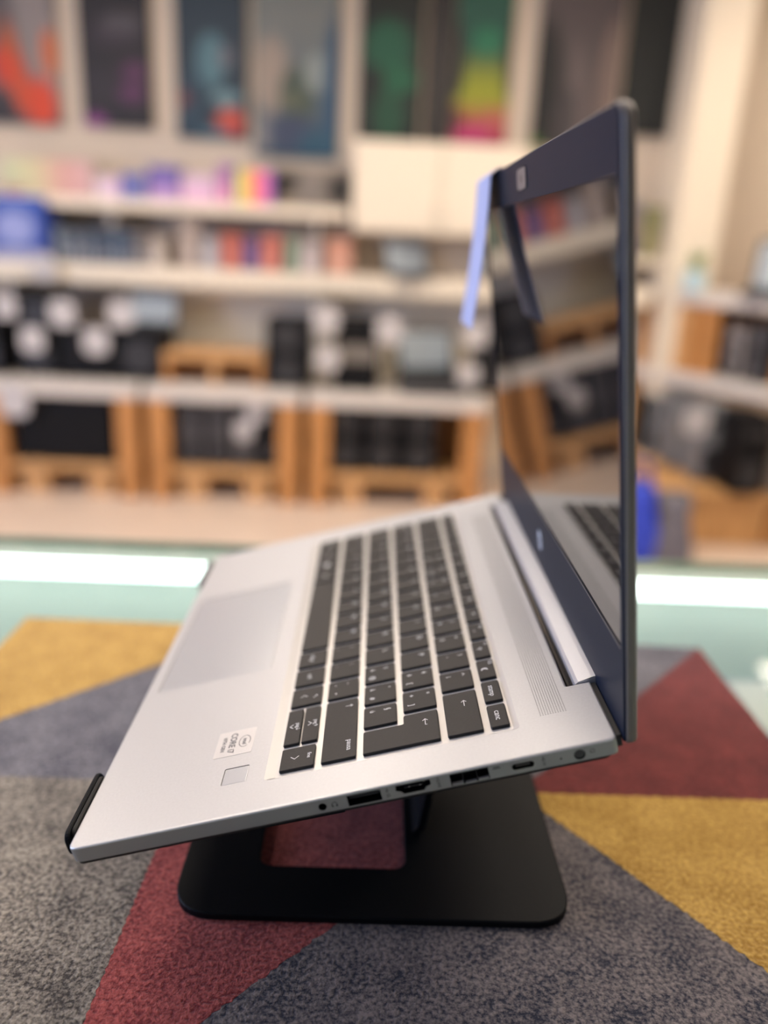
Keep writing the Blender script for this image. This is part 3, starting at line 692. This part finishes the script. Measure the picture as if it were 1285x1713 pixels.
poster(XW(.455), XW(.72), ZW(.785), scene_print(lambda u, v: mix(mix(lin((170, 20, 80)), lin((190, 80, 80)), v * 7), mix(lin((160, 165, 40)), lin((14, 85, 70)), (v - .3) * 6), (v - .1) * 8), [((200, 55, 120), .4, .05, .4, .05), ((195, 105, 90), .8, .13, .3, .05), ((24, 120, 85), .55, .5, .3, .08), ((8, 30, 30), .02, .4, .18, .2), ((8, 30, 30), .98, .42, .12, .2), ((90, 20, 45), .04, .12, .16, .07)]), 'poster running from green through yellow to magenta at the bottom')
poster(XW(.32), XW(.445), ZW(.79), scene_print((38, 34, 35), [((55, 50, 48), .4, .3, .3, .3)]), 'narrow plain charcoal poster between the two green ones')
poster(XW(.84), XW(1.24), ZW(.79), scene_print((92, 82, 84), [((12, 14, 22), .12, .3, .22, .35), ((140, 120, 112), .92, .35, .16, .3), ((110, 98, 98), .55, .25, .12, .3, .3), ((70, 64, 68), .4, .12, .14, .2, -.3), ((16, 16, 22), .1, .08, .2, .1), ((90, 130, 50), .02, .01, .15, .03)]), 'grey poster with black and pale curling smoke bands')
poster(XW(1.26), XW(1.56), ZW(.86), scene_print(lambda u, v: mix(lin((12, 20, 20)), lin((30, 38, 40)), .5 + .5 * math.sin(v * 120)), []), 'near-black poster with faint fine stripes, rightmost in the hanging row')

# wall shelves
def shelf(x0, x1, z, y0, lab, th=.05):
    t = empty('wall_shelf', ((x0 + x1) / 2, YW, z)); tag(t, lab, 'shelf')
    box('board', x0 - (x0 + x1) / 2, x1 - (x0 + x1) / 2, y0 - YW, 0, -th, 0, M['cream'], t, .003)
    n = 4
    for i in range(n):
        x = (x0 - x1) / 2 + .15 + (x1 - x0 - .3) * i / (n - 1); box('bracket', x - .01, x + .01, y0 - YW + .05, 0, -th - .08, -th, M['white'], t)
    return t
SY = 3.95
def q(z, Y): return z
shelf(-3.4, XW(-.03), .46, 4.0, 'upper white wall shelf carrying colourful boxes under the posters')
shelf(-3.4, 1.5, .15, SY, 'long cream wall shelf carrying boxes above the black computers', .09)
# white cupboard block
t = empty('wall_cabinet', (.44, YW, .36)); tag(t, 'cream wall cabinet below the green and yellow posters', 'cabinet')
box('cabinet_body', -.45, .40, -.22, 0, 0, .42, M['cream'], t, .004)
for i in range(2): box('cabinet_door', -.445 + i * .425, -.03 + i * .425, -.235, -.22, .006, .414, M['cream'], t, .003)
for i in range(2):
    bm = bmesh.new(); cyl(bm, (-.05 + i * .05, -.245, .08), .008, .02, 'y', 12); obj('knob', bm, M['pin'], t)
# boxes on shelves
def pbox(name, x0, x1, y0, y1, z0, h, fn, lab, cat='box', group=None, body=(60, 60, 66)):
    cx, cy = (x0 + x1) / 2, (y0 + y1) / 2
    t = empty(name, (cx, cy, z0)); tag(t, lab, cat, group)
    bm = bmesh.new(); bx(bm, x0 - cx, x1 - cx, y0 - cy, y1 - cy, 0, h, .0015)
    mm = mat('carton_body', lin(body), .5)
    obj('carton', bm, mm, t); print_panel('front_print', x0 - cx + .002, x1 - cx - .002, .002, h - .002, y0 - cy - .001, fn, t, 10, 10, 'box'); return t
U = .46; UY = 4.03
def ramp(*cs):
    cs = [lin(c) for c in cs]
    def fn(u, v): x = u * (len(cs) - 1); i = min(int(x), len(cs) - 2); return mix(cs[i], cs[i + 1], x - i)
    return fn
def vr(*cs):
    f = ramp(*cs); return lambda u, v: f(v, u)
pbox('keyboard_box', -1.72, -1.28, UY, 4.2, U, .165, scene_print(lambda u, v: mix(ramp((215, 220, 175), (235, 225, 170), (240, 180, 165), (235, 190, 190))(u, v), lin((200, 120, 110)), (.25 - v) * (1 if u < .3 else 0) * 6), []), 'white box with a yellow to pink rainbow front on the upper shelf, leftmost', body=(190, 180, 170))
pbox('accessory_box', -1.27, -1.15, UY, 4.2, U, .10, ramp((205, 185, 190), (200, 170, 200)), 'low pale pink box right of the rainbow box, upper shelf', body=(180, 165, 165))
pbox('accessory_box', -1.14, -1.02, UY, 4.2, U, .12, ramp((90, 95, 165), (110, 110, 150)), 'indigo box, upper shelf', body=(70, 70, 120))
pbox('accessory_box', -1.01, -.86, UY, 4.2, U, .16, vr((190, 150, 190), (120, 100, 165), (90, 80, 140)), 'purple box fading to pink at its foot, upper shelf', body=(80, 70, 110))
pbox('accessory_box', -.85, -.68, UY, 4.2, U, .13, vr((215, 165, 200), (190, 170, 185)), 'light pink box in the middle of the upper shelf', body=(170, 150, 160))
pbox('accessory_box', -.67, -.60, UY, 4.2, U, .18, vr((225, 150, 185), (130, 90, 150)), 'narrow violet box beside the green-to-red one, upper shelf', body=(90, 70, 110))
pbox('lighting_box', -.59, -.40, UY, 4.2, U, .16, ramp((150, 185, 120), (225, 200, 110), (225, 110, 100), (215, 110, 160), (110, 90, 170)), 'box with a green, yellow, red and pink front, rightmost on the upper shelf', body=(70, 70, 110))
L1 = .15; LY = 3.96
t = pbox('router_box', -1.80, -1.50, LY, 4.18, L1, .30, scene_print((40, 75, 175), [((165, 175, 235), .5, .5, .36, .3), ((190, 190, 215), .5, .06, .6, .1), ((60, 100, 200), .5, .95, .5, .12)]), 'large bright blue box with a pale lilac centre, left end of the long shelf', body=(35, 60, 150))
cols = [(140, 150, 160), (60, 75, 90), (150, 155, 165), (50, 62, 75), (120, 128, 140), (70, 90, 112), (60, 62, 80), (120, 140, 160), (42, 62, 92), (110, 115, 125), (150, 140, 132), (90, 75, 75)]
names12 = ['light grey', 'slate', 'silvery grey', 'dark slate', 'mid grey', 'steel blue', 'charcoal violet', 'pale steel blue', 'navy', 'dim grey', 'sand', 'brown-grey']
for i, (c, nm) in enumerate(zip(cols, names12)):
    x = -1.46 + i * .040
    pbox('software_case', x, x + .034, LY, 4.1, L1, .17 - .012 * (i % 3), scene_print(c, [((210, 210, 215), .5, .25, .3, .12)]), '%s thin case in the upright row right of the blue box, long shelf' % nm, 'case', 'upright thin cases on the long shelf', body=tuple(int(v * .7) for v in c))
spec = [(-.94, -.86, .14, (215, 200, 185), 'cream white box right of the thin cases'), (-.80, -.70, .22, (190, 172, 160), 'tall pale taupe box, long shelf'), (-.69, -.61, .15, (205, 200, 205), 'pale grey box between the taupe and the red ones'),
        (-.60, -.50, .17, (215, 120, 105), 'first red box from the left, long shelf'), (-.49, -.42, .15, (140, 110, 165), 'small violet box between two red ones'), (-.41, -.31, .17, (222, 130, 115), 'second red box from the left, long shelf'),
        (-.29, -.23, .16, (170, 190, 165), 'narrow pale green box, long shelf'), (-.22, -.12, .15, (215, 200, 198), 'white box right of the pale green one'), (-.10, .03, .17, (230, 165, 140), 'salmon box right of the white one')]
for x0, x1, h, c, lab in spec:
    pbox('product_box', XW(x0) - .022, XW(x1) - .035, LY, 4.12, L1, h, scene_print(c, [(tuple(min(255, v + 30) for v in c), .5, .3, .4, .25)]), lab, body=tuple(int(v * .85) for v in c))
pbox('speaker_box', XW(-.40), XW(-.02), 4.13, 4.22, L1, .50, scene_print((170, 155, 142), [((14, 14, 18), .15, .85, .22, .14), ((14, 14, 18), .85, .82, .2, .17), ((150, 140, 132), .5, .8, .22, .2), ((110, 100, 92), .5, .55, .4, .06)]), 'tall box with black upper corners standing behind the red boxes', body=(40, 38, 40))

# computers, laptops and cards
def laptop_small(x, y, z, rz, lab, sc=1.0, col='pcblack'):
    t = empty('display_laptop', (x, y, z), (0, 0, rz)); tag(t, lab, 'laptop'); t.scale = (sc,) * 3
    box('keyboard_half', -.16, .16, -.22, 0, 0, .015, M[col], t, .003)
    bm = bmesh.new(); bx(bm, -.16, .16, 0, .012, 0, .22, .003); bmesh.ops.rotate(bm, verts=bm.verts, cent=(0, 0, 0), matrix=Matrix.Rotation(math.radians(-15), 3, 'X')); bmesh.ops.translate(bm, verts=bm.verts, vec=(0, 0, .012)); sc_ = obj('lid', bm, M[col], t)
    bm = bmesh.new(); bx(bm, -.145, .145, -.002, 0, .02, .205); bmesh.ops.rotate(bm, verts=bm.verts, cent=(0, 0, 0), matrix=Matrix.Rotation(math.radians(-15), 3, 'X')); bmesh.ops.translate(bm, verts=bm.verts, vec=(0, 0, .012)); obj('screen', bm, M['screenoff'], sc_)
    box('key_block', -.14, .14, -.15, -.03, .015, .018, M['fan'], t)
    return t
laptop_small(.28, 4.08, L1, .5, 'open laptop with a lit grey screen, long shelf, left of the other', .8)
laptop_small(.80, 4.08, L1, .4, 'open laptop with a lit grey screen, long shelf, behind the paper strip', .8)
def tower(x0, x1, y0, y1, z0, h, lab, front='pcblack', kind=0, group=None, rz=0):
    cx, cy = (x0 + x1) / 2, (y0 + y1) / 2; w_, d_ = (x1 - x0) / 2, (y1 - y0) / 2
    t = empty('computer_tower', (cx, cy, z0), (0, 0, rz)); tag(t, lab, 'computer', group)
    box('case_body', -w_, w_, -d_, d_, .012, h, M[front if front in ('pcsilver', 'pcmid') else 'pcblack'], t, .004)
    fp = box('front_panel', -w_ + .006, w_ - .006, -d_ - .012, -d_, .02, h - .008, M[front], t, .004)
    for sx in (-1, 1):
        for sy in (-1, 1): box('foot', sx * (w_ - .02) - .012, sx * (w_ - .02) + .012, sy * (d_ - .03) - .012, sy * (d_ - .03) + .012, 0, .012, M['rubber'], t)
    if kind == 1:
        nf = max(1, int(h / .15)); R_ = min(w_ * .75, h / nf * .4)
        for j in range(nf):
            bm = bmesh.new(); cyl(bm, (0, -d_ - .014, h * (j + .5) / nf), R_, .006, 'y', 28); o = obj('fan', bm, M['fan'], fp)
    elif kind == 2:
        box('drive_bay', -w_ + .015, w_ - .015, -d_ - .015, -d_ - .012, h - .10, h - .06, M['fan'], fp); box('vent', -w_ + .02, w_ - .02, -d_ - .015, -d_ - .012, .04, h * .45, M['fan'], fp)
    elif kind == 3:
        box('light_band', -w_ + .012, w_ - .012, -d_ - .015, -d_ - .012, h * .42, h * .66, mat('band', (.17, .15, .13), .5), fp)
    return t
def pcard(x, y, z, r, lab, par='card'):
    t = empty('price_card', (x, y, z)); tag(t, lab, 'price card')
    P = roundpoly([(-r, 0), (r, 0), (r, 2.1 * r), (-r, 2.1 * r)], r * .7, 5); bm = bmesh.new()
    loft(bm, [[(a, .0, b) for a, b in P], [(a, .003, b) for a, b in P]]); obj('card', bm, M[par], t)
    bm = bmesh.new(); bx(bm, -r * .6, r * .6, -.001, 0, r * 1.2, r * 1.45); bx(bm, -r * .5, r * .5, -.001, 0, r * .6, r * .9); obj('printing', bm, mat('print_grey', (.45, .42, .42), .6), t)
    return t
# low tables with white tops and pine legs, along the back wall
TY0, TY1 = 3.62, 4.1; TZ = -.385
def lowtable(x0, x1, lab, inner):
    cx = (x0 + x1) / 2; t = empty('display_table', (cx, (TY0 + TY1) / 2, ZF)); tag(t, lab, 'table')
    w_ = (x1 - x0) / 2; d_ = (TY1 - TY0) / 2; H = TZ - ZF
    box('tabletop', -w_, w_, -d_, d_, H - .065, H, M['slab'], t, .004)
    for s in (-1, 1):
        for sy in (-1, 1):
            a = s * (w_ - .06); bm = bmesh.new(); bx(bm, a - .05, a + .05, sy * (d_ - .04) - .035, sy * (d_ - .04) + .035, 0, H - .065, .004); obj('leg', bm, M['wood'], t)
        box('side_board', s * (w_ - .03) - .015, s * (w_ - .03) + .015, -d_ + .07, d_ - .07, .03, H - .065, M['wood'], t)
    box('lower_shelf', -w_ + .05, w_ - .05, -d_ + .03, d_ - .01, .12, .16, M['wood2'], t, .003)
    for s in (-1, 1): box('shelf_support', s * (w_ - .22) - .06, s * (w_ - .22) + .06, -d_ + .05, d_ - .05, 0, .12, M['wood2'], t, .003)
    box('back_board', -w_ + .02, w_ - .02, d_ - .012, d_, .16, H - .065, M['wood'], t)
    return ZF + .16
zs = lowtable(-1.76, -1.0, 'low pine table with a pale top, a wide black computer inside, leftmost in view', None)
lowtable(-.97, -.22, 'low pine table with a pale top, four mixed computers inside, middle of the row', None)
lowtable(-.19, .68, 'low pine table with a pale top, three equal black towers inside, nearest the laptop screen', None)
lowtable(-2.56, -1.79, 'low pine table left of the others, seen in the laptop screen', None)
tower(-1.62, -1.14, 3.68, 3.98, zs, .34, 'wide black computer case filling the leftmost low table', 'pcblack', 0)
pcard(-1.58, 3.60, TZ - .17, .07, 'white price card hung on the leftmost low table')
for i, (x0, x1, h, f, kd, lab) in enumerate(((-.84, -.70, .32, 'pcgrey', 2, 'dark grey tower at the left inside the middle table'), (-.69, -.57, .33, 'pcgrey', 2, 'slim grey tower, second from left inside the middle table'),
        (-.56, -.46, .30, 'pcgrey', 3, 'grey tower with a lighter band inside the middle table'), (-.45, -.33, .34, 'pcblack', 1, 'black tower at the right inside the middle table'))):
    tower(x0, x1, 3.70, 4.0, zs, h, lab, f, kd)
pcard(-.50, 3.66, TZ - .25, .045, 'small pinkish price card before the middle table\'s computers'); pcard(-.44, 3.655, TZ - .16, .045, 'small greenish-white price card above the pinkish one', 'card')
for i, lab in enumerate(('leftmost of three equal black towers in the table nearest the laptop screen', 'middle one of three equal black towers in the table nearest the laptop screen', 'rightmost of three equal black towers in the table nearest the laptop screen')):
    tower(-.09 + i * .185, .085 + i * .185, 3.70, 4.0, zs, .35, lab, 'pcblack', 1, 'equal black towers')
for i in range(3):
    tower(-2.42 + i * .19, -2.25 + i * .19, 3.70, 4.0, zs, .34, ('black tower at the left in the table off to the left', 'black tower in the middle of the table off to the left', 'black tower at the right in the table off to the left')[i], 'pcblack', 2)
# on top of the low tables
ZT = TZ
tower(-1.85, -1.66, 3.72, 4.0, ZT, .36, 'black tower with a price card at the left edge, on the leftmost table', 'pcblack', 2)
tower(-1.60, -1.42, 3.76, 4.02, ZT, .40, 'tall black tower behind the leftmost price cards', 'pcblack', 1)
tower(-1.40, -1.13, 3.74, 4.0, ZT, .24, 'low broad black computer between two price cards', 'pcblack', 0)
tower(-1.12, -.90, 3.74, 4.0, ZT, .24, 'black computer at the right end of the leftmost group', 'pcblack', 1)
laptop_small(-1.0, 3.98, ZT + .242, .0, 'black laptop standing open on top of the right computer, leftmost group', .75)
pcard(-1.50, 3.68, ZT + .13, .055, 'grey-pink price card on the tall black tower'); pcard(-1.20, 3.68, ZT + .13, .06, 'grey-pink price card between two black computers, left group')
pcard(-1.36, 3.71, ZT + .25, .06, 'white price card raised above the low broad computer'); pcard(-1.08, 3.70, ZT + .26, .06, 'white price card above the right computer of the left group')
pcard(-1.62, 3.70, ZT + .28, .05, 'pale grey price card on the leftmost towers')
pcard(-1.50, 3.90, L1 - .09, .06, 'round-cornered white card hung on the long shelf under the thin cases')
# pine crate riser
t = empty('pine_riser', (-.655, 3.86, ZT)); tag(t, 'small pine riser box standing between the two groups of black computers', 'riser')
box('riser_top', -.24, .24, -.14, .14, .12, .15, M['wood2'], t, .003)
for s in (-1, 1): box('riser_side', s * .225 - .015, s * .225 + .015, -.13, .13, 0, .12, M['wood'], t)
box('riser_back', -.21, .21, .09, .12, 0, .12, M['wood'], t); box('riser_divider', -.015, .015, -.12, .09, 0, .12, M['wood2'], t)
tower(-.40, -.19, 3.72, 4.0, ZT, .33, 'black tower right of the pine riser', 'pcblack', 1)
tower(-.07, .15, 3.72, 4.0, ZT, .34, 'black tower with a grey-brown band, centre of the right group', 'pcblack', 3)
laptop_small(.40, 3.98, ZT + .06, .35, 'black laptop standing open right of the banded tower', 1.0)
t = empty('printer', (.42, 3.80, ZT)); tag(t, 'low grey printer under the open black laptop', 'printer')
box('body', -.17, .17, -.12, .14, 0, .055, M['pcgrey'], t, .008); box('paper_tray', -.12, .12, -.16, -.12, .005, .02, M['pcgrey'], t, .003)
tower(.62, .84, 3.74, 4.0, ZT, .30, 'black tower at the right end, just left of the laptop screen', 'pcblack', 1)
for x, z, r, lab in ((-.11, .28, .06, 'white price card between the two black towers of the right group, upper'), (-.10, .10, .055, 'pinkish-grey price card between the two black towers of the right group, lower'), (.19, .24, .06, 'white price card right of the banded tower'),
                     (.60, .24, .055, 'cream price card beside the tip of the blue paper strip'), (.58, .06, .05, 'pinkish price card low beside the right end tower')):
    pcard(x, 3.67, ZT + z, r, lab)
# orange carton near the strip, on the long shelf's underside level
t = empty('pine_block', (.92, 4.1, L1 - .30)); tag(t, 'orange pine post block under the right end of the long shelf', 'post')
box('post', -.08, .08, -.1, .18, -.23, .205, M['wood2'], t, .004); box('cap', -.1, .1, -.11, .19, .19, .21, M['wood'], t)

# ---- right side: angled pine unit
un = empty('shelf_unit', (1.50, 4.08, -.70), (0, 0, math.atan2(-.66, .39))); tag(un, 'angled pine shelf unit with pale shelves behind the laptop lid on the right', 'shelf unit')
Hh = ZF
def ub(n, x0, x1, y0, y1, z0, z1, m, bev=0): return box(n, x0, x1, y0, y1, z0 + .70, z1 + .70, M[m], un, bev)
ub('shelf_board', -.05, .98, 0, .42, .09, .155, 'slab', .004)
ub('shelf_board', -.05, .98, -.02, .42, -.30, -.235, 'slab', .004)
for x in (-.02, .30, .80): ub('upright', x, x + .04, .02, .40, -.235, .09, 'wood')
for x0, x1, m in ((.03, .16, 'wood2'), (.165, .29, 'wood2'), (.35, .46, 'wood')): ub('front_board', x0, x1, .03, .05, -.235, .09, m, .002)
ub('back_board', -.05, .98, .40, .42, -.235, .09, 'wood')
ub('upright', -.04, -.0, .02, .40, -.70, -.30, 'wood2'); ub('upright', .90, .96, .34, .40, -.70, -.30, 'wood2')
UM = Matrix.Translation((1.50, 4.08, 0)) @ Matrix.Rotation(math.atan2(-.66, .39), 4, 'Z')
ra = math.atan2(-.66, .39)
def tw(u, v, z, w_, d_, h, lab, f, kd):
    p = UM @ Vector((u, v, 0)); t = tower(p.x - w_ / 2, p.x + w_ / 2, p.y - d_ / 2, p.y + d_ / 2, z, h, lab, f, kd); t.rotation_euler = (0, 0, ra); return t
tw(.55, .16, -.235, .10, .2, .24, 'pinkish grey device inside the angled unit, left', 'pcsilver', 2)
tw(.68, .16, -.235, .10, .2, .27, 'dark device inside the angled unit, right of the pinkish one', 'pcgrey', 1)
tw(.90, .16, -.235, .10, .2, .2, 'dark computer inside the angled unit, far right', 'pcblack', 0)
# big monitor-like device on the upper board
laptop_small(2.02, 3.60, .155, -.6, 'dark open laptop on the upper board of the angled unit, right edge', 1.1)
t = empty('potted_plant', (1.66, 3.82, .155)); tag(t, 'small green plant in a pale blue pot on the angled unit', 'plant')
bm = bmesh.new(); cyl(bm, (0, 0, .045), .045, .09, n=24, r2=.058); obj('pot', bm, M['potblue'], t)
bm = bmesh.new()
for kx in range(26):
    a = random.uniform(0, 6.28); le = random.uniform(.07, .15); tl = random.uniform(.2, .75); wd = .012
    p0 = Vector((0, 0, .085)); d = Vector((math.cos(a) * math.sin(tl), math.sin(a) * math.sin(tl), math.cos(tl))); sd_ = d.cross(Vector((0, 0, 1))).normalized() * wd
    m1 = p0 + d * le * .5; m2 = p0 + d * le + Vector((0, 0, -le * .15)); vs = [bm.verts.new(x) for x in (p0, m1 + sd_, m2, m1 - sd_)]; bm.faces.new(vs)
o = obj('leaves', bm, M['green'], t); o['kind'] = 'stuff'
# low pine platform with the row of computers under the angled unit
pf = empty('display_platform', (2.35, 3.75, ZF)); tag(pf, 'wide low tan wooden platform at the right carrying a row of towers', 'platform')
box('platform_top', -.95, 1.0, -.50, .48, .21, .25, M['wood2'], pf, .004)
box('front_board', -.93, -.40, -.48, -.46, 0, .21, M['wood2'], pf); box('front_board', -.38, .3, -.475, -.455, 0, .21, M['wood'], pf); box('side_board', -.93, -.91, -.46, .46, 0, .21, M['wood2'], pf); box('front_board', .32, .98, -.48, -.46, 0, .21, M['wood'], pf)
for x0, y0, h, f, kd, lab in ((1.56, 4.0, .33, 'pcmid', 2, 'grey tower farthest back in the row on the tan platform'), (1.62, 3.78, .36, 'pcmid', 3, 'dark violet-grey tower, second from the back on the tan platform'),
                              (1.66, 3.55, .37, 'pcmid', 2, 'steel grey tower in the middle of the row on the tan platform'), (1.74, 3.32, .37, 'pcblack', 2, 'black and grey tower nearest in the row on the tan platform')):
    tower(x0, x0 + .13, y0 - .1, y0 + .12, -.70, h, lab, f, kd)
tower(1.93, 2.16, 3.28, 3.45, -.70, .34, 'broad taupe computer with a dark slot at the right edge', 'pcsilver', 0)
box('slot', -.08, .08, -.104, -.096, .19, .25, M['fan'], [o for o in bpy.data.objects if o.name.startswith('computer_tower')][-1])
pcard(1.62, 3.42, -.47, .06, 'tilted white price card over the row of towers on the platform')
# blue bag on the floor
bg = empty('shopping_bag', (1.33, 3.02, ZF), (0, 0, -.15)); tag(bg, 'bright blue and dark grey bag slumped on the floor right of the laptop lid', 'bag')
def bagsec(x0, x1, name, m, hs):
    bm = bmesh.new(); n = 8
    rings = []
    for j in range(6):
        z = j / 5; ins = .03 * z + .006 * math.sin(j * 2.1); h = z * hs
        rings.append([(a + .012 * math.sin(7 * b + j + a * 9), b, h * (1 + .25 * (a - x0) / (x1 - x0) * 0)) for a, b in offset(roundpoly([(x0, -.1), (x1, -.1), (x1, .1), (x0, .1)], .02, 3), min(ins, .05))])
    loft(bm, rings); return obj(name, bm, m, bg, smooth=True)
bagsec(-.24, .02, 'blue_panel', M['bluebag'], .35); bagsec(.0, .17, 'grey_panel', M['greypanel'], .31)
bm = bmesh.new(); stroke(bm, [(.06 * math.cos(a / 8 * math.pi), .1 * math.sin(a / 8 * math.pi)) for a in range(9)], .02, Matrix.Translation((-.08, 0, .34)) @ Matrix.Rotation(math.pi / 2, 4, 'X'))
bmesh.ops.solidify(bm, geom=bm.faces[:], thickness=.003); obj('handle', bm, M['bluebag'], bg)
# wall stuff right of the posters: small shelf with dim green and grey boxes
shelf(1.16, 1.56, .30, 4.05, 'short cream wall shelf behind the top of the laptop lid', .04)
pbox('product_box', 1.36, 1.44, 4.06, 4.18, .30, .26, scene_print((165, 150, 140), [((120, 115, 125), .5, .15, .5, .15), ((140, 140, 150), .5, .9, .5, .12)]), 'grey-beige box on the short shelf beside the lid', body=(140, 130, 120))
pbox('product_box', 1.45, 1.54, 4.06, 4.18, .30, .24, scene_print((150, 150, 105), [((185, 175, 130), .6, .3, .4, .3)]), 'olive green box on the short shelf beside the pillar', body=(120, 120, 90))
